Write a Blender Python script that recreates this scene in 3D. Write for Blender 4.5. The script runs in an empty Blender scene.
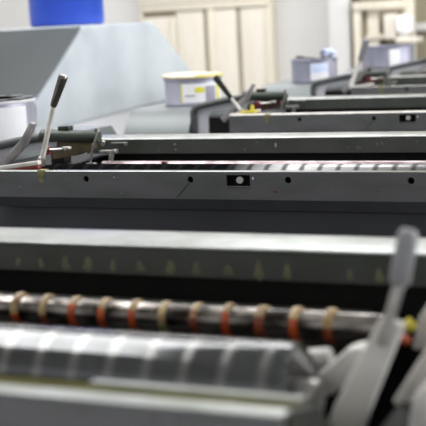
import bpy, bmesh, math, random
from mathutils import Vector, Matrix
random.seed(7)
PI = math.pi
S = 1.031            # spacing of the printing units
FL = -1.12           # floor height (0 = top edge of the ink fountain plates)
sc = bpy.context.scene
COL = sc.collection

# ------------------------------------------------------------------ camera
CAM = Vector((0.67207872, -1.62020654, 0.21732905))
FW = Vector((-0.39960651, 0.90316008, -0.15689648))
RT = Vector((0.91653349, 0.39677388, -0.05036711))
UP = Vector((-0.01676286, 0.1639279, 0.98632989))
FPX = 1173.84
cd = bpy.data.cameras.new('camera')
cam = bpy.data.objects.new('camera', cd)
COL.objects.link(cam)
cam.matrix_world = Matrix(((RT.x, UP.x, -FW.x, CAM.x), (RT.y, UP.y, -FW.y, CAM.y), (RT.z, UP.z, -FW.z, CAM.z), (0, 0, 0, 1)))
cd.sensor_width = 36
cd.lens = 36 * FPX / 426
cd.clip_start = 0.02
cd.dof.use_dof = True
cd.dof.focus_distance = 1.82
cd.dof.aperture_fstop = 8.5
sc.camera = cam


def at(x, y, Y):
    """world point seen at photo point (x, y) on the plane at depth Y"""
    d = FW + RT * (x - 213) / FPX + UP * (213 - y) / FPX
    return CAM + d * ((Y - CAM.y) / d.y)


# ------------------------------------------------------------------ materials
def lin(c):
    return tuple(((v / 255) / 12.92 if v / 255 <= 0.04045 else ((v / 255 + 0.055) / 1.055) ** 2.4) for v in c) + (1,)


def mat(name, col, rough=0.5, metal=0.0, col2=None, scale=8.0, bump=0.0, stretch=(1, 1, 1), spec=0.5, lo=.4, hi=.7, detail=4):
    m = bpy.data.materials.new(name)
    m.use_nodes = True
    nt = m.node_tree
    b = nt.nodes['Principled BSDF']
    b.inputs['Base Color'].default_value = lin(col)
    b.inputs['Roughness'].default_value = rough
    b.inputs['Metallic'].default_value = metal
    b.inputs['Specular IOR Level'].default_value = spec
    tc = nt.nodes.new('ShaderNodeTexCoord')
    mp = nt.nodes.new('ShaderNodeMapping')
    mp.inputs['Scale'].default_value = stretch
    nz = nt.nodes.new('ShaderNodeTexNoise')
    nz.inputs['Scale'].default_value = scale
    nz.inputs['Detail'].default_value = detail
    nt.links.new(tc.outputs['Object'], mp.inputs['Vector'])
    nt.links.new(mp.outputs['Vector'], nz.inputs['Vector'])
    if col2 is None:
        col2 = tuple(v * 0.9 for v in col)
    rp = nt.nodes.new('ShaderNodeValToRGB')
    rp.color_ramp.elements[0].position = lo
    rp.color_ramp.elements[0].color = lin(col)
    rp.color_ramp.elements[1].position = hi
    rp.color_ramp.elements[1].color = lin(col2)
    nt.links.new(nz.outputs['Fac'], rp.inputs['Fac'])
    nt.links.new(rp.outputs['Color'], b.inputs['Base Color'])
    if bump:
        bp = nt.nodes.new('ShaderNodeBump')
        bp.inputs['Strength'].default_value = bump
        bp.inputs['Distance'].default_value = 0.002
        nt.links.new(nz.outputs['Fac'], bp.inputs['Height'])
        nt.links.new(bp.outputs['Normal'], b.inputs['Normal'])
    return m


M = {}
M['plate'] = mat('plate_grey_paint', (110, 110, 112), .45, .25, (92, 93, 92), 9, .15, (1, 1, 4), lo=.35, hi=.75)
M['plate_low'] = mat('plate_lower_lip', (76, 77, 80), .5, .2, (66, 67, 70), 9)
M['rail'] = mat('rail_steel', (150, 152, 150), .3, .9, (122, 126, 119), 22, .05)
M['rail_face'] = mat('rail_face_grey_green', (74, 77, 73), .45, .2, (62, 66, 58), 14, .1)
M['body'] = mat('press_body_paint', (58, 59, 64), .5, .05, (46, 47, 53), 6, .1)
M['black'] = mat('black_recess_shade', (14, 14, 13), .6, 0, (22, 22, 20), 20, spec=.2)  # near-black, with the shade of the hollows put into the colour
M['dark'] = mat('oily_dark_metal', (40, 42, 38), .4, .4, (60, 62, 48), 40, .3)
M['green'] = mat('grey_green_metal', (68, 74, 66), .45, .3, (46, 51, 45), 25, .2)
M['guard'] = mat('guard_grey', (84, 88, 88), .45, .2, (66, 70, 70), 15)
M['panel'] = mat('pale_panel_paint', (196, 196, 204), .4, 0, (190, 190, 196), 10)
M['cover'] = mat('cover_light_grey', (128, 133, 134), .42, .05, (118, 123, 124), 5)
M['steel'] = mat('worn_steel', (190, 188, 184), .35, .8, (140, 136, 130), 40, .2)
M['pale'] = mat('pale_cast_metal', (222, 219, 214), .5, .15, (180, 176, 170), 20, .1)
M['arm'] = mat('dull_arm_metal', (160, 156, 158), .45, .3, (130, 126, 128), 30)
M['chrome'] = mat('chrome', (215, 215, 215), .18, 1, (190, 190, 190), 12)
M['grip'] = mat('grip_gunmetal', (140, 136, 130), .3, .9, (60, 56, 50), 30, .2, (1, 1, .3))
M['grip_black'] = mat('grip_black', (26, 26, 28), .3, 0, (36, 36, 38), 20)
M['grip_grey'] = mat('grip_grey', (142, 142, 145), .45, .2, (130, 130, 133), 40)
M['red'] = mat('red_paint', (120, 26, 34), .45, 0, (80, 18, 22), 40)
M['yellow'] = mat('yellow_paint', (214, 196, 40), .5, 0, (170, 160, 60), 30)
M['yellow_dull'] = mat('dull_yellow_smear', (140, 134, 78), .6, 0, (112, 108, 76), 60)
M['tan'] = mat('tan_block', (112, 96, 66), .6, 0, (70, 60, 44), 30)
M['brown'] = mat('brown_block', (84, 56, 46), .6, 0, (60, 40, 34), 30)
M['pinkcast'] = mat('pinkish_cast', (190, 160, 158), .5, .1, (160, 140, 140), 20)
M['ink_org'] = mat('orange_ink', (186, 80, 30), .4, 0, (130, 48, 22), 90, .4)
M['ink_rst'] = mat('rust_ink', (136, 64, 38), .45, 0, (80, 36, 24), 90, .4)
M['ink_crm'] = mat('cream_ink', (180, 156, 108), .45, 0, (120, 86, 46), 60, .4)
M['ink_olv'] = mat('olive_ink', (112, 112, 64), .45, 0, (160, 150, 110), 60, .4)
M['ink_splash'] = mat('yellow_green_ink_splash', (104, 104, 76), .5, 0, (84, 86, 70), 60)
M['ink_pink'] = mat('pinkish_roller', (196, 176, 180), .35, .4, (120, 100, 104), 70, .5, (.5, 1, 1))
M['ink_trough'] = mat('olive_ink_film', (92, 90, 60), .7, .0, (68, 68, 46), 25, .2, spec=.0)
M['rubber'] = mat('inky_steel_shaft', (150, 143, 136), .24, .85, (34, 28, 24), 70, .3, (.5, 1, 1), lo=.35, hi=.6)
M['wall'] = mat('wall_paint', (214, 212, 211), .8, 0, (209, 207, 205), 1.5)
M['wall_warm'] = mat('wall_paint_warm', (204, 203, 201), .8, 0, (200, 198, 195), 1.5)
M['ceil'] = mat('ceiling_paint', (222, 222, 220), .9, 0, (214, 214, 212), 1.5)
M['floor'] = mat('grey_concrete', (168, 168, 166), .5, 0, (150, 150, 148), 2.5)
M['cream'] = mat('cream_wood', (214, 207, 191), .55, 0, (207, 199, 181), 6, 0, (4, 4, .4))
M['cream_dk'] = mat('cream_groove', (150, 138, 120), .7, 0, (138, 126, 108), 6, 0, (4, 4, .4))
M['panelwood'] = mat('cream_panel', (216, 210, 198), .6, 0, (210, 203, 190), 6, 0, (4, 4, .4))
M['cream_edge'] = mat('dark_brown_edge', (84, 74, 62), .7, 0, (70, 60, 50), 6)
M['beige'] = mat('olive_beige_wall', (150, 144, 122), .8, 0, (136, 130, 108), 6, 0, (6, 6, .4))
M['hood_shaded'] = mat('hood_grey_shaded', (72, 76, 77), .65, 0, (66, 70, 71), 1.2, 0, (2, 1, .4))  # grey paint made darker, with the shade of the front in it
M['hood_light'] = mat('hood_pale_grey', (202, 209, 214), .5, .05, (180, 188, 194), 4)
M['white'] = mat('white_plastic', (250, 250, 253), .45, 0, (246, 246, 250), 5)
M['blue'] = mat('blue_plastic', (38, 80, 192), .4, 0, (30, 64, 172), 3)
M['blue_dk'] = mat('dark_blue', (26, 24, 76), .5, 0, (40, 40, 110), 30)
M['tin'] = mat('tin_lavender', (174, 174, 190), .34, .25, (156, 156, 174), 9, 0, (3, 3, .3))
M['tin_dull'] = mat('tin_dull_grey', (148, 148, 162), .38, .3, (130, 130, 146), 9, 0, (3, 3, .3))
M['paper'] = mat('label_paper', (250, 250, 252), .6, 0, (236, 236, 240), 8)
M['paper_grey'] = mat('label_grey', (170, 166, 182), .6, 0, (150, 146, 164), 20)
M['paper_yellow'] = mat('label_yellow', (232, 226, 84), .6, 0, (222, 214, 60), 20)
M['paper_blue'] = mat('label_blue', (190, 206, 240), .6, 0, (220, 228, 248), 30)
M['inkblack'] = mat('black_ink', (10, 10, 12), .25, 0, (16, 16, 18), 20)
M['lid_cream'] = mat('lid_cream', (232, 222, 200), .45, .1, (196, 176, 140), 12)
M['lid_brown'] = mat('lid_brown', (110, 84, 50), .45, .2, (80, 60, 36), 20)
M['greenfleck'] = mat('green_ink_fleck', (64, 110, 66), .5, 0, (50, 84, 52), 40)


def drum_mat(name='ink_film_drum', c1=(90, 91, 92), c2=(80, 81, 81), c3=(118, 118, 116), metal=.88, lo=.1, hi=.22):
    """ink film on the fountain roller: lighter and darker rings of ink along its length"""
    m = mat(name, c1, lo, metal, c2, 30)
    nt = m.node_tree
    b = nt.nodes['Principled BSDF']
    tc = nt.nodes.new('ShaderNodeTexCoord')
    sx = nt.nodes.new('ShaderNodeSeparateXYZ')
    nt.links.new(tc.outputs['Object'], sx.inputs['Vector'])
    mul = nt.nodes.new('ShaderNodeMath'); mul.operation = 'MULTIPLY'; mul.inputs[1].default_value = 2 * PI / 0.0306
    nt.links.new(sx.outputs['X'], mul.inputs[0])
    sn = nt.nodes.new('ShaderNodeMath'); sn.operation = 'SINE'
    nt.links.new(mul.outputs[0], sn.inputs[0])
    rp = nt.nodes.new('ShaderNodeValToRGB')
    rp.color_ramp.elements[0].position = .45; rp.color_ramp.elements[0].color = (0, 0, 0, 1)
    rp.color_ramp.elements[1].position = 1.0; rp.color_ramp.elements[1].color = (1, 1, 1, 1)
    nt.links.new(sn.outputs[0], rp.inputs['Fac'])
    mx = nt.nodes.new('ShaderNodeMix'); mx.data_type = 'RGBA'
    old = b.inputs['Base Color'].links[0].from_socket
    nt.links.new(rp.outputs['Color'], mx.inputs['Factor'])
    nt.links.new(old, mx.inputs[6])
    mx.inputs[7].default_value = lin(c3)
    nt.links.new(mx.outputs[2], b.inputs['Base Color'])
    r2 = nt.nodes.new('ShaderNodeMapRange')
    r2.inputs['To Min'].default_value = lo; r2.inputs['To Max'].default_value = hi
    nt.links.new(rp.outputs['Color'], r2.inputs['Value'])
    nt.links.new(r2.outputs[0], b.inputs['Roughness'])
    return m


M['drum'] = drum_mat()
M['drum_black'] = drum_mat('black_ink_film_drum', (20, 20, 21), (15, 15, 16), (34, 34, 34), 0, .3, .35)


def roller_glint(m):
    """paints a highlight onto the black roller as bright dashes between the ink rings"""
    nt = m.node_tree
    b = nt.nodes['Principled BSDF']
    b.inputs['Specular IOR Level'].default_value = 0
    tc = nt.nodes.new('ShaderNodeTexCoord')
    sx = nt.nodes.new('ShaderNodeSeparateXYZ')
    nt.links.new(tc.outputs['Object'], sx.inputs['Vector'])
    mr = nt.nodes.new('ShaderNodeValToRGB')
    for e, (q, v) in zip(mr.color_ramp.elements, ((.0, 0), (1, .12))):
        e.position = q; e.color = (v, v, v, 1)
    for q, v in ((.36, 0), (.48, 1), (.60, .9), (.78, .15)):
        e = mr.color_ramp.elements.new(q); e.color = (v, v, v, 1)
    sh = nt.nodes.new('ShaderNodeMath'); sh.operation = 'ADD'; sh.inputs[1].default_value = .45
    nt.links.new(sx.outputs['X'], sh.inputs[0])
    nt.links.new(sh.outputs[0], mr.inputs['Fac'])
    mul = nt.nodes.new('ShaderNodeMath'); mul.operation = 'MULTIPLY_ADD'
    mul.inputs[1].default_value = 2 * PI / 0.0306
    mul.inputs[2].default_value = 2.2
    nt.links.new(sx.outputs['X'], mul.inputs[0])
    sn = nt.nodes.new('ShaderNodeMath'); sn.operation = 'SINE'
    nt.links.new(mul.outputs[0], sn.inputs[0])
    st = nt.nodes.new('ShaderNodeMapRange')
    st.inputs['To Min'].default_value = .3
    st.inputs['From Min'].default_value = -1
    st.inputs['From Max'].default_value = -.3
    nt.links.new(sn.outputs[0], st.inputs['Value'])
    f = nt.nodes.new('ShaderNodeMath'); f.operation = 'MULTIPLY'
    nt.links.new(mr.outputs[0], f.inputs[0])
    nt.links.new(st.outputs[0], f.inputs[1])
    mx = nt.nodes.new('ShaderNodeMix'); mx.data_type = 'RGBA'
    nt.links.new(b.inputs['Base Color'].links[0].from_socket, mx.inputs[6])
    mx.inputs[7].default_value = lin((150, 149, 149))
    nt.links.new(f.outputs[0], mx.inputs['Factor'])
    nt.links.new(mx.outputs[2], b.inputs['Base Color'])
    nt.links.new(f.outputs[0], b.inputs['Metallic'])


roller_glint(M['drum_black'])  # highlight dashes painted into the black ink film


# ------------------------------------------------------------------ mesh builder
class MB:
    def __init__(self):
        self.bm = bmesh.new()
        self.mats = []

    def mi(self, name):
        if name not in self.mats:
            self.mats.append(name)
        return self.mats.index(name)

    def _merge(self, b, name, smooth=False):
        i = self.mi(name)
        for f in b.faces:
            f.material_index = i
            f.smooth = smooth
        me = bpy.data.meshes.new('tmp')
        b.to_mesh(me)
        b.free()
        self.bm.from_mesh(me)
        bpy.data.meshes.remove(me)

    def box(self, m, lo, hi, bev=0.0, rot=None, seg=2):
        b = bmesh.new()
        bmesh.ops.create_cube(b, size=1)
        lo, hi = Vector(lo), Vector(hi)
        c, s = (lo + hi) / 2, hi - lo
        for v in b.verts:
            v.co = Vector((v.co.x * s.x, v.co.y * s.y, v.co.z * s.z))
        if bev:
            bmesh.ops.bevel(b, geom=list(b.edges), offset=bev, segments=seg, affect='EDGES', profile=.5)
        if rot is not None:
            bmesh.ops.rotate(b, verts=b.verts, cent=(0, 0, 0), matrix=rot)
        bmesh.ops.translate(b, verts=b.verts, vec=c)
        self._merge(b, m)
        return self

    def prism(self, m, pts, vec, bev=0.0, smooth=False):
        b = bmesh.new()
        f = b.faces.new([b.verts.new(p) for p in pts])
        r = bmesh.ops.extrude_face_region(b, geom=[f])
        bmesh.ops.translate(b, verts=[v for v in r['geom'] if isinstance(v, bmesh.types.BMVert)], vec=vec)
        bmesh.ops.recalc_face_normals(b, faces=b.faces)
        if bev:
            bmesh.ops.bevel(b, geom=list(b.edges), offset=bev, segments=2, affect='EDGES', profile=.5)
        self._merge(b, m, smooth)
        return self

    def lathe(self, m, prof, origin, axis, seg=28, mats=None):
        """prof: (distance along axis, radius); mats: one material per ring of faces"""
        b = bmesh.new()
        a = Vector(axis).normalized()
        u = a.orthogonal().normalized()
        w = a.cross(u)
        o = Vector(origin)
        rings = []
        for t, r in prof:
            rings.append([b.verts.new(o + a * t + (u * math.cos(2 * PI * i / seg) + w * math.sin(2 * PI * i / seg)) * max(r, 1e-5)) for i in range(seg)])
        for k in range(len(rings) - 1):
            mi = self.mi(mats[k] if mats else m)
            for i in range(seg):
                f = b.faces.new((rings[k][i], rings[k][(i + 1) % seg], rings[k + 1][(i + 1) % seg], rings[k + 1][i]))
                f.material_index = mi
                f.smooth = abs(prof[k][1] - prof[k + 1][1]) < 1.2 * abs(prof[k][0] - prof[k + 1][0]) + 1e-6
        for rr, k in ((rings[0], 0), (rings[-1], -1)):
            if (prof[k][1]) > 1e-4:
                f = b.faces.new(rr)
                f.material_index = self.mi((mats[k] if mats else m))
        bmesh.ops.recalc_face_normals(b, faces=b.faces)
        me = bpy.data.meshes.new('tmp')
        b.to_mesh(me)
        b.free()
        self.bm.from_mesh(me)
        bpy.data.meshes.remove(me)
        return self

    def rod(self, m, p, q, r0, r1=None, seg=16):
        p, q = Vector(p), Vector(q)
        r1 = r0 if r1 is None else r1
        L = (q - p).length
        e = min(r0, r1, L / 3) * .25
        return self.lathe(m, [(0, r0 * .75), (e, r0), (L - e, r1), (L, r1 * .75)], p, q - p, seg)

    def tube(self, m, pts, r, seg=12, sub=6):
        pts = [Vector(p) for p in pts]
        P = []
        n = len(pts)
        for i in range(n - 1):
            p0, p1, p2, p3 = pts[max(i - 1, 0)], pts[i], pts[i + 1], pts[min(i + 2, n - 1)]
            for k in range(sub):
                t = k / sub
                P.append(.5 * ((2 * p1) + (p2 - p0) * t + (2 * p0 - 5 * p1 + 4 * p2 - p3) * t * t + (3 * p1 - p0 - 3 * p2 + p3) * t ** 3))
        P.append(pts[-1])
        b = bmesh.new()
        nrm = None
        rings = []
        for i, c in enumerate(P):
            t = (P[min(i + 1, len(P) - 1)] - P[max(i - 1, 0)]).normalized()
            nrm = t.orthogonal().normalized() if nrm is None else (nrm - t * nrm.dot(t)).normalized()
            w = t.cross(nrm)
            rings.append([b.verts.new(c + (nrm * math.cos(2 * PI * k / seg) + w * math.sin(2 * PI * k / seg)) * r) for k in range(seg)])
        for a, c in zip(rings, rings[1:]):
            for k in range(seg):
                b.faces.new((a[k], a[(k + 1) % seg], c[(k + 1) % seg], c[k]))
        b.faces.new(rings[0])
        b.faces.new(rings[-1])
        bmesh.ops.recalc_face_normals(b, faces=b.faces)
        self._merge(b, m, True)
        return self

    def blob(self, m, c, s, amp=.25, seed=0):
        b = bmesh.new()
        bmesh.ops.create_icosphere(b, subdivisions=3, radius=1)
        rnd = random.Random(seed)
        ph = [rnd.uniform(0, 6.28) for _ in range(6)]
        for v in b.verts:
            x, y, z = v.co
            k = 1 + amp * (math.sin(4 * x + ph[0]) * math.sin(5 * y + ph[1]) + .6 * math.sin(7 * z + ph[2] + 3 * x))
            v.co = Vector((c[0] + x * k * s[0], c[1] + y * k * s[1], c[2] + z * k * s[2]))
        self._merge(b, m, True)
        return self

    def build(self, name, parent=None, loc=(0, 0, 0)):
        me = bpy.data.meshes.new(name)
        self.bm.to_mesh(me)
        self.bm.free()
        me.set_sharp_from_angle(angle=math.radians(32))
        for n in self.mats:
            me.materials.append(M[n])
        o = bpy.data.objects.new(name, me)
        COL.objects.link(o)
        o.location = loc
        if parent:
            o.parent = parent
        return o


def tag(o, label=None, cat=None, group=None, kind=None):
    for k, v in (('label', label), ('category', cat), ('group', group), ('kind', kind)):
        if v:
            o[k] = v
    return o


def empty(name, loc, label, cat, group=None, rz=0):
    o = bpy.data.objects.new(name, None)
    COL.objects.link(o)
    o.location = loc
    o.rotation_euler = (0, 0, rz)
    return tag(o, label, cat, group)


def sheet(m, outline, holes, y0, y1):
    """upright sheet in the XZ plane with real holes through it"""
    cu = bpy.data.curves.new('tmp', 'CURVE')
    cu.dimensions = '2D'
    cu.fill_mode = 'BOTH'
    cu.extrude = abs(y1 - y0) / 2
    for poly in [outline] + holes:
        sp = cu.splines.new('POLY')
        sp.points.add(len(poly) - 1)
        for p, (x, z) in zip(sp.points, poly):
            p.co = (x, z, 0, 1)
        sp.use_cyclic_u = True
    o = bpy.data.objects.new('tmp', cu)
    COL.objects.link(o)
    dg = bpy.context.evaluated_depsgraph_get()
    me = bpy.data.meshes.new_from_object(o.evaluated_get(dg))
    b = bmesh.new()
    b.from_mesh(me)
    for v in b.verts:
        x, z, e = v.co
        v.co = (x, (y0 + y1) / 2 + e, z)
    bmesh.ops.remove_doubles(b, verts=b.verts, dist=1e-6)
    bmesh.ops.recalc_face_normals(b, faces=b.faces)
    bpy.data.objects.remove(o)
    bpy.data.curves.remove(cu)
    bpy.data.meshes.remove(me)
    return b


def circle(x, z, r, n=20):
    return [(x + r * math.cos(2 * PI * i / n), z + r * math.sin(2 * PI * i / n)) for i in range(n)]


# ------------------------------------------------------------------ printing unit
HOLES = (-.263, -.08, .079, .264)
XL, XR = -.445, .447


def make_unit(k, label, lever, shaft, splash):
    root = empty('printing_unit', (0, k * S, FL), label, 'printing press unit', 'ink units of the printing press')
    z0 = (0, 0, -FL)

    def part(mb, name, parent=None):
        return mb.build(name, parent or root, z0 if parent is None else (0, 0, 0))
    rnd = random.Random(40 + k)

    # cast body below, open bay on top
    b = MB()
    b.box('body', (XL - .03, .014, FL), (XR + .06, .9, -.24), .004)
    b.box('body', (XL - .005, .014, -.25), (XR + .02, .03, -.058), .002)
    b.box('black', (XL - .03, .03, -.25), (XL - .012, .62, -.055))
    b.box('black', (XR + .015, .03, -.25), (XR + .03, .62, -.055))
    b.box('black', (XL - .012, .435, -.25), (XR + .015, .491, -.0216))  # black backing standing in for the shade deep in the bay
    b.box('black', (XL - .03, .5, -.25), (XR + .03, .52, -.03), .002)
    b.box('black', (-.64, .31, -.25), (XL - .03, .5, -.03))  # black filler standing in for shade inside the panel cutout
    part(b, 'press_body')

    # front plate: upright sheet with four holes and a latch slot, top flange, folded lower lip
    mb = MB()
    slot = [(-.020, -.0225), (.0185, -.0225), (.0185, -.0055), (-.020, -.0055)]
    sb = sheet('plate', [(XL, -.043), (XR, -.043), (XR, -.001), (XL, -.001)], [circle(x, -.0128, .0050) for x in (HOLES if k >= 0 else HOLES[:2])] + [slot], 0, .004)
    mb._merge(sb, 'plate')
    fd = .03 if k == 1 else 0
    mb.prism('pale' if k == 1 else 'rail', [(XL, .0002, -.0025), (XL, .0002, -.0006), (XL, .001, 0), (XL, .0135 + fd, .0001), (XL, .0145 + fd, -.002)], (XR - XL, 0, 0))
    mb.prism('plate_low', [(XL, 0, -.043), (XL, .006, -.060), (XL, .009, -.060), (XL, .004, -.043)], (XR - XL, 0, 0))
    mb.box('rail', (-.0205, -.0008, -.0238), (.019, .001, -.0228), .0003)
    # stray marks on the plate
    for _ in range(26):
        x = rnd.uniform(XL + .02, XR - .02)
        z = rnd.uniform(-.04, -.004)
        l = rnd.uniform(.001, .005)
        if -.025 < x < .023 and z > -.026:
            continue
        if any(abs(x - h) < .012 for h in HOLES):
            continue
        mb.box(rnd.choice(['paper_grey', 'plate_low', 'rail', 'red' if rnd.random() < .3 else 'plate_low']), (x, -.0003, z), (x + l * .6, .0002, z + l * rnd.uniform(.2, .8)))
    mb.rod('plate_low', (-.105, -.0002, -.041), (-.083, -.0002, -.018), .0007)
    mb.box('red', (.055, -.0003, -.0315), (.062, .0002, -.0295))
    mb.box('paper', (.0225, -.0003, -.0125), (.0245, .0002, -.0085))
    fp = part(mb, 'front_plate')
    tag(fp, 'grey steel front plate with round holes and a latch slot')
    mb = MB()
    mb.box('black', (-.030, .012, -.03), (.030, .016, -.003))  # black sheet standing in for the shade in the hollow behind the slot
    part(mb, 'slot_shade_sheet', fp)
    mb = MB()
    mb.lathe('pale', [(0, 0), (0, .0042), (.0012, .0056), (.006, .0056), (.0062, .003), (.011, .003)], (.0005, .0012, -.0138), (0, 1, 0), 18)
    part(mb, 'bolt', fp)
    mb = MB()
    mb.box('yellow_dull', (XL + .092, -.0006, -.011), (XL + .106, .014, .0014), .0004)
    mb.box('yellow_dull', (XL + .095, -.0004, -.019), (XL + .103, .0002, -.010))
    part(mb, 'yellow_tag', fp)

    # fountain roller (drum)
    mb = MB()
    mb.lathe('drum' if splash else 'drum_black', [(0, .02), (0, .037), (.003, .04), (.827, .04), (.83, .037), (.83, .02)], (XL + .006, .185, -.052), (1, 0, 0), 96)
    mb.lathe('steel', [(-.012, .014), (.845, .014)], (XL + .006, .185, -.052), (1, 0, 0), 24)
    part(mb, 'fountain_roller')
    mb = MB()
    for m_, xa, xb in (('ink_trough', XL + .01, .285), ('steel', .285, XR - .012)):
        mb.prism('ink_trough', [(xa, .017, -.001), (xa, .07, -.0145), (xa, .145, -.085), (xa, .14, -.088), (xa, .067, -.019), (xa, .017, -.006)], (xb - xa, 0, 0))
        if m_ == 'steel':
            mb.prism('rail', [(xa, .066, -.0150), (xa, .066, -.0125), (xa, .076, -.0130), (xa, .076, -.021)], (xb - xa, 0, 0))
    mb.prism('dark', [(XR - .012, .016, -.003), (XR - .012, .07, -.016), (XR - .012, .146, -.086), (XR - .012, .146, -.2), (XR - .012, .016, -.2)], (.010, 0, 0))
    part(mb, 'ink_blade')

    # ductor roller with ink
    y, z, r = .33, -.0375, .0125
    x0, x1 = XL + .02, XR - .015
    mb = MB()
    prof = [(0, .007), (.012, .007), (.0121, r)]
    ms = ['steel', 'steel']
    if shaft == 'rings':
        x = .02
        step = .0306
        n = 0
        while x < x1 - x0 - .06:
            c = ['ink_org', 'ink_crm', 'ink_org', 'ink_olv', 'ink_org', 'ink_crm', 'ink_olv', 'ink_org', 'ink_crm', 'ink_crm'][n % 10]
            w = rnd.uniform(.0062, .0090)
            h = rnd.uniform(.0018, .0036)
            prof += [(x, r), (x + .0008, r + h * .8), (x + w * .5, r + h), (x + w - .0008, r + h * .75), (x + w, r)]
            ms += ['rubber', 'ink_crm', c, c, 'ink_crm' if n % 2 else c]
            x += step + rnd.uniform(-.0015, .0015)
            n += 1
        prof += [(x1 - x0 - .0121, r)]
        ms += ['rubber']
    else:
        prof += [(x1 - x0 - .0121, r)]
        ms += [shaft]
    prof += [(x1 - x0 - .012, .007), (x1 - x0, .007)]
    ms += ['steel', 'steel']
    mb.lathe('rubber', prof, (x0, y, z), (1, 0, 0), 28, mats=ms)
    if shaft == 'rings':        # the piled-up ink is cream on one side of a ring and orange on the other
        rnd2 = random.Random(5)
        ph = {}
        for f in mb.bm.faces:
            nm = mb.mats[f.material_index]
            if nm.startswith('ink_'):
                c = f.calc_center_median()
                kx = round((c.x - x0) / .0306)
                if kx not in ph:
                    ph[kx] = (rnd2.uniform(-.7, .7), rnd2.choice(['ink_org', 'ink_org', 'ink_rst', 'ink_olv']))
                g = math.atan2(c.z - z, -(c.y - y))
                if math.sin(g + ph[kx][0]) < .25 + .3 * math.sin(5 * g + 40 * c.x):
                    f.material_index = mb.mi(ph[kx][1])
                else:
                    f.material_index = mb.mi('ink_crm')
    if k == 0:
        mb.blob('red', tuple(at(164, 162.6, .3185)), (.006, .002, .0022), .2, 3)
    part(mb, 'ductor_roller')

    # dark roller deeper in the bay
    mb = MB()
    mb.lathe('dark', [(0, .008), (.02, .008), (.02, .028), (.83, .028), (.83, .008), (.85, .008)], (XL, .392, -.067), (1, 0, 0), 32)
    part(mb, 'distributor_roller')

    # steel rail across the unit
    mb = MB()
    mb.prism('rail_face', [(-.5, .42, -.0215), (-.5, .42, .0050), (-.5, .4215, .0060), (-.5, .492, .0060), (-.5, .492, -.0215)], (.98, 0, 0), 0)
    mb.prism('rail', [(-.5, .4215, .0060), (-.5, .4195, .0066), (-.5, .4205, .0082), (-.5, .4235, .0092), (-.5, .49, .0096), (-.5, .4925, .0080), (-.5, .492, .0060)], (.98, 0, 0), 0)
    if splash:
        n = 0
        x = -.46
        while x < .43:
            w = rnd.uniform(.002, .004)
            h = rnd.uniform(.006, .014)
            if rnd.random() < .85:
                q = rnd.uniform(.003, .010)
                mb.blob('ink_splash', (x, .41995, -.013), (w, .0006, q), .12, n)
                mb.blob('ink_splash', (x + rnd.uniform(-.0012, .0012), .41995, -.016), (w * 1.4, .0006, q * .45), .12, n + 50)
            n += 1
            x += .0306 + rnd.uniform(-.004, .004)
    else:
        for n in range(18):
            mb.blob(rnd.choice(['ink_splash', 'greenfleck', 'paper_grey']), (rnd.uniform(-.4, .42), .4199, rnd.uniform(-.015, .003)), (rnd.uniform(.001, .002), .0005, rnd.uniform(.001, .004)), .2, n)
    part(mb, 'cross_rail')

    # ---- drive side (left): cover, guard, side panel
    mb = MB()
    c = []
    for i in range(13):
        a = PI / 2 * i / 12
        c.append((-.885, .37 - .10 * math.sin(a), -.104 + .10 * math.cos(a)))
    pts = c + [(-.885, .27, FL), (-.885, .9, FL), (-.885, .9, -.035), (-.885, .87, -.006), (-.885, .62, -.0035)]
    mb.prism('cover', pts, (.2, 0, 0), 0, False)
    part(mb, 'side_cover')
    mb = MB()
    mb.tube('guard', [(-.679, .3, -.5), (-.679, .3, -.06), (-.677, .3, -.014), (-.665, .3, .0), (-.64, .3, .0065), (-.58, .3, .017), (-.50, .3, .028)], .0085)
    part(mb, 'guard_tube')
    mb = MB()
    mb.prism('panel', [(-.672, .306, -.5), (-.672, .306, -.012), (-.655, .306, .0), (-.50, .306, .022), (-.50, .306, .006), (-.622, .306, -.012), (-.636, .306, -.026), (-.642, .306, -.5)], (0, .006, 0))
    part(mb, 'side_panel')
    mb = MB()
    mb.lathe('green', [(0, .008), (.0, .0105), (.002, .012), (.122, .012), (.125, .0105), (.125, .004)], (-.527, .3, .028), (1, 0, -.03), 28)
    cyl = part(mb, 'guard_cylinder')
    mb = MB()
    mb.box('dark', (-.487, .294, .037), (-.463, .312, .0455), .001)
    part(mb, 'clamp_block', cyl)
    mb = MB()
    mb.tube('steel', [(-.408, .297, .037), (-.402, .293, .041), (-.398, .291, .036), (-.404, .289, .02), (-.414, .287, -.008), (-.417, .287, -.024)], .0022)
    mb.box('steel', (-.424, .28, -.03), (-.405, .292, -.023), .001)
    part(mb, 'bracket')
    mb = MB()
    mb.prism('tan' if k == 0 else 'brown', [(-.512, .31, -.019), (-.512, .31, .014), (-.424, .31, .017), (-.424, .31, .0), (-.46, .31, -.012)], (0, .02, 0), .001)
    part(mb, 'tan_block' if k == 0 else 'brown_block')
    mb = MB()
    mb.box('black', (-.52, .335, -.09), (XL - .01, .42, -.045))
    mb.box('dark', (-.53, .332, -.03), (-.50, .36, .012), .002)
    part(mb, 'bearing_housing')
    mb = MB()
    mb.rod('steel', (-.413, .33, .004), (-.409, .33, .013), .0035)
    mb.box('steel', (-.416, .322, -.009), (-.388, .334, -.004), .001)
    mb.box('steel', (-.396, .322, -.024), (-.390, .332, -.006), .001, Matrix.Rotation(.25, 3, 'Y'))
    mb.box('steel', (-.388, .318, -.010), (-.380, .332, -.002), .001)
    mb.box('green', (-.400, .335, .002), (-.368, .35, .009), .001)
    part(mb, 'set_screw')

    # lever with grip
    p, q, t, style = lever
    p, q, t = Vector(p), Vector(q), Vector(t)
    d = (t - q).normalized()
    mb = MB()
    kk = 1.6 if k == 2 else 1.0
    mb.rod('pale', p, q + d * .006, .0048 * kk, .0040 * kk)
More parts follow.
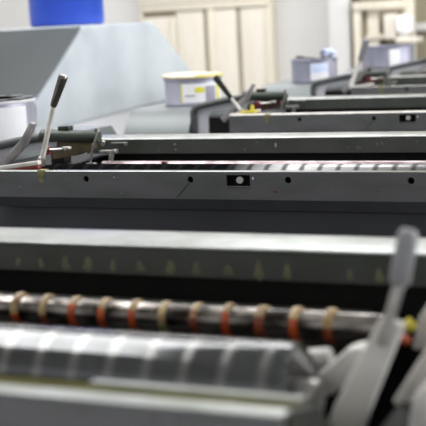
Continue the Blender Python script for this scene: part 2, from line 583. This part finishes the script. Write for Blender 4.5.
    mb.lathe('steel', [(-.010, .007), (-.004, .008), (.004, .007), (.007, .004)], p, q - p, 16)
    lv = part(mb, 'lever')
    mb = MB()
    L = (t - q).length
    mb.lathe(style, [(0, .003), (.001, .0052 * kk), (.006, .0060 * kk), (L * .9, .0082 * kk), (L - .003, .0080 * kk), (L, .0062 * kk), (L, .0)], q, d, 20)
    part(mb, 'grip', lv)
    mb = MB()
    w = Vector((0, .012, 0))
    mb.prism('arm', [(-.505, .085, -.012), (-.496, .085, -.026), (-.427, .085, .032), (-.408, .085, .068), (-.4145, .085, .072), (-.437, .085, .041)], w, .001)
    part(mb, 'bent_arm')
    mb = MB()
    rm = Matrix.Rotation(-.12, 3, 'Y')
    mb.box('pale', (-.470, .06, -.003), (-.388, .072, .004), .001, rm)
    hd = part(mb, 'flat_handle')
    mb = MB()
    mb.box('red', (-.462, .059, -.010), (-.388, .071, -.003), .001, rm)
    part(mb, 'red_pad', hd)
    mb = MB()
    mb.box('red', (-.437, .15, .008), (-.424, .165, .022), .001)
    mb.rod('steel', (-.424, .157, .016), (-.392, .157, .017), .003)
    mb.box('pale', (-.395, .15, .018), (-.38, .16, .022), .001)
    part(mb, 'red_stop')
    if k == 1:
        mb = MB()
        mb.lathe('yellow', [(0, .009), (.006, .009), (.008, .005), (.019, .005), (.021, 0)], (-.405, .055, 0), (0, 0, 1), 16)
        mb.box('yellow', (-.432, .045, .0), (-.392, .06, .007), .001)
        part(mb, 'yellow_cap')

    # ---- operator side (right): lever and arms
    yb = -.85 + S

    def rp(x, y, dy=0.0):       # where the right hand mechanism of the nearest unit stands
        v = at(x, y, -.85 + dy)
        return (v.x, v.y + S, v.z)
    g0, g1 = Vector(rp(399, 285)), Vector(rp(409, 230))
    mb = MB()
    mb.rod('steel', rp(382, 345), g0, .0044, .0042)
    lv = part(mb, 'throw_lever')
    mb = MB()
    mb.lathe('grip_grey', [(0, .005), (.001, .0066), (.004, .0075), ((g1 - g0).length * .9, .0074), ((g1 - g0).length, .0055), ((g1 - g0).length + .001, 0)], g0, g1 - g0, 20)
    part(mb, 'grip', lv)
    mb = MB()
    mb.prism('pale', [rp(379, 319), rp(403, 326), rp(368, 414), rp(352, 470), rp(310, 470), rp(334, 405)], (0, .012, 0), .002)
    part(mb, 'flat_arm')
    mb = MB()
    mb.prism('pale', [rp(362, 346, .04), rp(346, 350, .04), rp(316, 376, .04), rp(314, 392, .04), rp(326, 398, .04), rp(372, 372, .04)], (0, .02, 0), .003)
    part(mb, 'side_arm')
    mb = MB()
    mb.rod('pale', rp(302, 358, .06), rp(332, 356, .06), .007)
    mb.rod('steel', rp(318, 360, .065), rp(312, 420, .065), .006)
    part(mb, 'wing_nut')
    mb = MB()
    mb.prism('pale', [rp(392, 402, .02), rp(404, 414, .02), rp(432, 366, .02), rp(445, 330, .02), rp(428, 345, .02)], (0, .012, 0), .002)
    part(mb, 'link_arm')
    mb = MB()
    mb.prism('pale', [rp(405, 440, -.03), rp(412, 398, -.03), rp(428, 380, -.03), rp(470, 380, -.03), rp(480, 470, -.03), rp(400, 480, -.03)], (0, .03, 0), .005)
    part(mb, 'hand_lever_base')
    mb = MB()
    mb.prism('pale', [rp(412, 350, .1), rp(418, 318, .1), rp(440, 285, .1), rp(460, 300, .1), rp(440, 350, .1)], (0, .012, 0), .002)
    part(mb, 'upper_arm')
    mb = MB()
    mb.rod('yellow', rp(407, 327, .09), rp(413, 322, .09), .005)
    mb.rod('ink_org', rp(403, 341, .09), rp(409, 338, .09), .004)
    part(mb, 'grease_nipple')
    mb = MB()
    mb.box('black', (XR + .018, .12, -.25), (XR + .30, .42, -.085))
    mb.box('dark', (XR + .05, .43, -.2), (XR + .3, .5, .0), .003)
    part(mb, 'operator_side_frame')
    return root


LEV = [
    dict(k=-1, label='nearest printing press unit, blurred, ink-ringed roller above its wide grey drum', lever=((-.405, .1, .006), (-.378, .1, .096), (-.350, .1, .148), 'grip'), shaft='rings', splash=True),
    dict(k=0, label='sharply focused printing press unit behind the ink-ringed roller, chrome lever with dark metal grip', lever=((-.405, .1, .006), (-.3755, .1, .096), (-.350, .1, .149), 'grip'), shaft='ink_pink', splash=False),
    dict(k=1, label='printing press unit with black lever leaning left beside a yellow-labelled can', lever=((-.444, .08, .004), (-.470, .08, .036), (-.512, .08, .092), 'grip_black'), shaft='rubber', splash=False),
    dict(k=2, label='fourth printing press unit back, with tall greyish lever before the white pillar', lever=((-.470, .08, .0), (-.436, .08, .080), (-.412, .08, .150), 'grip_grey'), shaft='rubber', splash=False),
    dict(k=3, label='farthest printing press unit, carrying a can below the cream shelving', lever=((-.405, .1, .006), (-.4, .1, .05), (-.38, .1, .09), 'grip_grey'), shaft='rubber', splash=False),
]
for a in LEV:
    make_unit(**a)


# ------------------------------------------------------------------ ink cans
def arc(mb, m, b0, b1, z0, z1, rr):
    n = max(2, int(abs(b1 - b0) / 5))
    b = bmesh.new()
    vs = []
    for i in range(n + 1):
        g = math.radians(b0 + (b1 - b0) * i / n)
        vs.append((b.verts.new((rr * math.cos(g), rr * math.sin(g), z0)), b.verts.new((rr * math.cos(g), rr * math.sin(g), z1))))
    for p, q in zip(vs, vs[1:]):
        b.faces.new((p[0], q[0], q[1], p[1]))
    mb._merge(b, m, True)


def can(x, y, r, h, label, kind, a0, a1, patches, z=-.0035, tin='tin'):
    """a0..a1: the arc of the paper label, degrees round from +X"""
    t = empty('ink_can', (x, y, z), label, 'ink can', 'ink cans standing on the unit covers')
    mb = MB()
    prof = [(0, 0), (0, r - .003), (.002, r), (.006, r + .001), (.009, r), (h - .010, r), (h - .008, r + .0025), (h - .003, r + .003), (h, r + .0015), (h, r - .004), (h - .012, r - .005), (h - .012, 0)]
    ms = [tin] * 10 + ['inkblack']
    if kind == 'open':
        ms[5:7] = ['paper'] * 2
        ms[7:10] = ['inkblack'] * 3
    mb.lathe(tin, prof, (0, 0, 0), (0, 0, 1), 56, mats=ms)
    mb.build('can_body', t)

    mb = MB()
    arc(mb, 'paper', a0, a1, .010, h - .016, r + .0006)
    for (m, b0, b1, f0, f1) in patches:
        arc(mb, m, b0, b1, .010 + (h - .026) * f0, .010 + (h - .026) * f1, r + .0012)
    mb.build('paper_label', t)
    return t


# second unit's can: open, white label; camera looks from about -67 degrees (from +X)
c = can(-.744, .45, .094, .0955, 'open ink can with plain white paper label and black inside, beside the chrome lever', 'open', -175, -4,
        [('paper_grey', -80, -72, .18, .30), ('paper_grey', -74, -66, .30, .42), ('paper_grey', -104, -92, .08, .22), ('paper_grey', -73, -64, .12, .2)])
for i in range(16):
    mb = MB()
    g = math.radians(-180 + i * 24 + random.uniform(-6, 6))
    mb.blob('inkblack', (.087 * math.cos(g), 0.087 * math.sin(g), .0945), (.016, .016, .0022), .3, i)
    mb.build('dried_ink', c)
c = can(-.748, S + .46, .0820, .079, 'ink can with white and yellow label and a loose cream lid', 'lid', -90, 8,
        [('paper_yellow', -62, -42, .52, .80), ('paper_yellow', -12, -2, 0, 1), ('paper_grey', -40, -16, 0, .85), ('paper_yellow', -90, -87, 0, 1), ('paper_grey', -82, -62, .32, .40)])
mb = MB()
mb.lathe('lid_cream', [(0, 0), (0, .0855), (.003, .088), (.008, .087), (.010, .080), (.008, .078), (.008, 0)], (0, 0, .0785), (.03, -.02, 1), 48, mats=['lid_brown', 'lid_brown', 'lid_cream', 'lid_cream', 'lid_cream', 'lid_cream'])
arc(mb, 'paper_yellow', -62, 22, .0815, .0865, .0887)
mb.build('lid', c)
can(-.72, 2 * S + .45, .0835, .086, 'ink can with pale blue and white label, dark scrap and crumpled rag on top', 'open2', -81, -6,
    [('paper_blue', -81, -36, .45, 1), ('paper_grey', -34, -6, 0, 1)], tin='tin_dull')
can(-.725, 3 * S + .47, .118, .098, 'broad greyish ink can farthest back, white strip on its side', 'open2', -72, -48, [], tin='tin_dull')
# bits lying on the third can
mb = MB()
mb.blob('paper_blue', (0, 0, .016), (.024, .022, .016), .3, 5)
mb.blob('blue_dk', (-.018, -.012, .014), (.009, .01, .014), .3, 6)
o = mb.build('crumpled_rag', None, (-.664, 2 * S + .455, .0845))
tag(o, 'crumpled white and dark blue rag lying on the rim of a can', 'rag')
mb = MB()
mb.box('inkblack', (-.03, -.02, 0), (.03, .02, .006), .002, Matrix.Rotation(.12, 3, 'Y'))
mb.box('dark', (-.028, -.018, .005), (-.008, .01, .011), .002)
o = mb.build('ink_scraper', None, (-.745, 2 * S + .42, .0835))
tag(o, 'short dark ink scraper lying across the can before the pale wall', 'scraper')

# ------------------------------------------------------------------ hood of the neighbouring machine
t = empty('machine_hood', (-2.0, 2.6, FL), 'large slant-fronted grey sheet metal hood left behind the press', 'machine hood')
HX = -1.5
A = lambda y, z: Vector((HX, y, z))
side = [A(1.815, -.118), A(1.833, -.001), A(2.197, .246), A(2.79, .2475), A(3.19, -.003), A(3.21, -.076)]
LX = Vector((-1.3, 0, 0))
mb = MB()
b = bmesh.new()
va = [b.verts.new(p) for p in side]
vb = [b.verts.new(p + LX) for p in side]
b.faces.new(va)
b.faces.new(vb[::-1])
n = len(side)
for i in range(n):
    b.faces.new((va[i], vb[i], vb[(i + 1) % n], va[(i + 1) % n]))
bmesh.ops.recalc_face_normals(b, faces=b.faces)
bmesh.ops.bevel(b, geom=[e for e in b.edges], offset=.008, segments=2, affect='EDGES')
mb._merge(b, 'hood_light')
mb.build('hood_shell', t, (2.0, -2.6, -FL))
mb = MB()   # grey panel on the sloping front, darkened to carry its shade too
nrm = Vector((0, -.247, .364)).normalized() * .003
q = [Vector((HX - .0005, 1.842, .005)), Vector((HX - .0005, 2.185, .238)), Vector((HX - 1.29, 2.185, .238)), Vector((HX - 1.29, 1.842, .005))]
mb.prism('hood_shaded', [v + nrm * .3 for v in q], nrm, .0008)
mb.prism('hood_shaded', [Vector((HX - .0005, 1.812, -.11)), Vector((HX - .0005, 1.829, -.005)), Vector((HX - 1.29, 1.829, -.005)), Vector((HX - 1.29, 1.812, -.11))], (0, -.003, 0), .0008)
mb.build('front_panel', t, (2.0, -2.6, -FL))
mb = MB()
mb.box('white', (HX - 1.28, 1.85, FL), (HX - .02, 3.18, -.095), .01)
mb.build('machine_base', t, (2.0, -2.6, -FL))

# blue drum standing on the hood
t = empty('blue_drum', (at(67.5, 25, 2.45).x, 2.45, .2475), 'bright blue plastic drum standing on the grey hood', 'drum')
mb = MB()
R = .146
mb.lathe('blue', [(0, 0), (0, R - .012), (.004, R - .004), (.012, R), (.14, R), (.15, R + .006), (.165, R + .006), (.175, R), (.33, R), (.34, R + .006), (.355, R + .006), (.365, R), (.50, R), (.53, R - .02), (.535, 0)], (0, 0, 0), (0, 0, 1), 48)
mb.build('drum_body', t)
mb = MB()
mb.lathe('blue_dk', [(0, .03), (.025, .03), (.027, .026), (.027, 0)], (.05, .03, .535), (0, 0, 1), 20)
mb.build('screw_cap', t)

# ------------------------------------------------------------------ room
WY = 7.0


def wbox(m, x0, y0, x1, y1, front, thick, mb):
    """upright box on the back wall between photo columns / heights, thick deep, its face at Y=front"""
    a, c = at(x0, (y0 + y1) / 2, front), at(x1, (y0 + y1) / 2, front)
    zt, zb = at((x0 + x1) / 2, y0, front).z, at((x0 + x1) / 2, y1, front).z
    mb.box(m, (a.x, front, zb), (c.x, front + thick, zt), .004)


def struct(mb, name):
    return tag(mb.build(name), kind='structure')


mb = MB(); mb.box('floor', (-6.5, -4, FL - .1), (6, WY + .3, FL)); struct(mb, 'floor')
mb = MB(); mb.box('ceil', (-6.5, -4, 2.3), (6, WY + .3, 2.4)); struct(mb, 'ceiling')
mb = MB(); mb.box('wall', (-6.5, WY, FL), (at(271, 40, WY).x, WY + .2, 2.3))
mb.box('wall_warm', (at(271, 40, WY).x, WY, FL), (at(352, 40, WY).x, WY + .2, 2.3))
mb.box('beige', (at(352, 40, WY).x, WY + .05, FL), (6, WY + .2, 2.3)); struct(mb, 'wall_back')
mb = MB(); mb.box('wall', (-6.7, -4, FL), (-6.5, WY + .2, 2.3)); struct(mb, 'wall_left')
# pillar
a, c = at(329, 40, WY - .25), at(350, 40, WY - .25)
mb = MB(); mb.box('wall', (a.x, WY - .25, FL), (c.x, WY, 2.3), .01); struct(mb, 'pillar')

mb = MB(); mb.box('cream_edge', (c.x, WY - .2, FL), (at(353.2, 40, WY - .2).x, WY, 2.3), .004); tag(mb.build('trim_2'), kind='structure')

# cream cupboard with tall panels
F0 = WY - .12
a, c = at(142, 40, F0), at(271, 40, F0)
t = empty('cupboard', ((a.x + c.x) / 2, F0, FL), 'tall cream wooden cupboard with panelled doors on the back wall', 'cupboard')
ox = (-(a.x + c.x) / 2, -F0, -FL)
zt = at(207, 2, F0).z
mb = MB(); mb.box('cream_dk', (a.x, F0 + .03, FL), (c.x, WY, zt), .004)
mb.box('panelwood', (a.x - .01, F0 - .01, zt), (c.x + .01, WY, zt + .35), .006)
mb.box('cream', (a.x - .005, F0 + .01, FL), (a.x + .01, WY, zt), .003)
mb.box('cream', (c.x - .012, F0 + .01, FL), (c.x + .005, WY, zt), .003); mb.build('carcass', t, ox)
mb = MB(); mb.box('cream', (a.x, F0, at(207, 9, F0).z), (c.x, F0 + .03, zt), .004); mb.build('top_rail', t, ox)


def panel_door(x0, x1, stiles, ztop):
    p = at(x0, 40, F0).x; q = at(x1, 40, F0).x
    mb = MB()
    mb.box('panelwood', (p, F0 + .02, FL + .08), (q, F0 + .03, ztop), .002)
    d = mb.build('door', t, ox)
    mb = MB()
    for s0, s1 in stiles:
        mb.box('cream', (at(s0, 40, F0).x, F0, FL + .08), (at(s1, 40, F0).x, F0 + .028, ztop), .004)
    mb.build('stile', d)


z9 = at(207, 9, F0).z - .004
panel_door(143.5, 173, [(171, 176)], z9 - .04)
panel_door(176.5, 203.5, [], z9)
panel_door(208, 236, [(208, 215)], z9)
panel_door(240.5, 268, [(266, 270)], z9)

# cream shelving at the right
F1 = WY - .3
a, c = at(353, 40, F1), at(414, 40, F1)
t = empty('shelving', ((a.x + c.x) / 2, F1, FL), 'cream wooden shelving frame at far right beside the white pillar', 'shelving')
ox = (-(a.x + c.x) / 2, -F1, -FL)


def sbox(name, m, x0, y0, x1, y1, front, thick, low=False, up=False):
    p, q = at(x0, (y0 + y1) / 2, front), at(x1, (y0 + y1) / 2, front)
    z1 = 1.0 if up else at((x0 + x1) / 2, y0, front).z
    z0 = FL if low else at((x0 + x1) / 2, y1, front).z
    mb = MB(); mb.box(m, (p.x, front, z0), (q.x, front + thick, z1), .004)
    return mb.build(name, t, ox)


sbox('post', 'cream', 353.5, 8, 361, 70, F1, .06, True)
sbox('top_beam', 'cream', 352, 1, 405, 9.5, F1 - .02, .08)
sbox('post', 'cream', 404, 0, 414, 70, F1, .06, True, True)
sbox('board', 'cream_dk', 361, 9, 367, 70, F1 + .06, .02, True)
sbox('board', 'cream', 367.5, 10, 379, 70, F1 + .03, .02, True)
sbox('board', 'cream_dk', 380.5, 9, 404, 70, F1 + .2, .02, True)
sbox('shelf', 'cream', 366, 34, 405, 39, F1 + .01, .2)
# white appliance on the ledge
t = empty('white_appliance', tuple(at(396, 43, F1 - .2)), 'rounded white appliance on a cream ledge below the shelving beam', 'appliance')
o0 = t.location


def aw(name, m, x0, y0, x1, y1, dy, thick, bev):
    p, q = at(x0, (y0 + y1) / 2, F1 - .2 + dy), at(x1, (y0 + y1) / 2, F1 - .2 + dy)
    zt_, zb_ = at((x0 + x1) / 2, y0, F1 - .2 + dy).z, at((x0 + x1) / 2, y1, F1 - .2 + dy).z
    mb = MB(); mb.box(m, (p.x, F1 - .2 + dy, zb_), (q.x, F1 - .2 + dy + thick, zt_), bev, None, 4)
    mb.build(name, t, tuple(-v for v in o0))


aw('housing', 'panelwood', 383, 14, 396, 40, .03, .12, .02)
aw('dome', 'white', 395, 15, 410, 34, 0, .14, .035)
aw('neck', 'pale', 398, 33, 407, 38, .03, .08, .01)
aw('ledge', 'panelwood', 395, 37.5, 417, 43, -.02, .2, .012)
mb = MB(); wbox('wall', 413, 22, 470, 30, WY + .0, .05, mb)
tag(mb.build('trim_1'), kind='structure')

# ------------------------------------------------------------------ light
w = bpy.data.worlds.new('world')
sc.world = w
w.use_nodes = True
w.node_tree.nodes['Background'].inputs['Color'].default_value = (.97, .98, 1, 1)
w.node_tree.nodes['Background'].inputs['Strength'].default_value = .75


def area(name, loc, target, sx, sy, power, col=(1, 1, 1)):
    l = bpy.data.lights.new(name, 'AREA')
    l.shape = 'RECTANGLE'
    l.size, l.size_y = sx, sy
    l.energy = power
    l.color = col
    o = bpy.data.objects.new(name, l)
    COL.objects.link(o)
    o.location = loc
    o.rotation_euler = (Vector(target) - Vector(loc)).to_track_quat('-Z', 'Y').to_euler()
    return o


area('window_daylight', (5.6, 3.2, .9), (-2, 3.6, -.1), 6, 2.2, 370, (.97, .98, 1))
area('added_back_wall_light', (-2.2, 5.0, 2.25), (-2.2, 5.3, 0), 5.5, 1.2, 170)  # unseen light added overhead to brighten the back wall
area('ceiling_lamp_over_press', (-1.6, .2, 2.25), (-1.6, .2, 0), 1.5, 2.8, 110)
area('ceiling_lamp_behind', (-.9, 2.7, 2.25), (-.9, 2.7, 0), .8, 1.0, 30)

sc.view_settings.view_transform = 'Standard'
sc.view_settings.look = 'None'
sc.view_settings.exposure = 0.0
sc.view_settings.gamma = 1
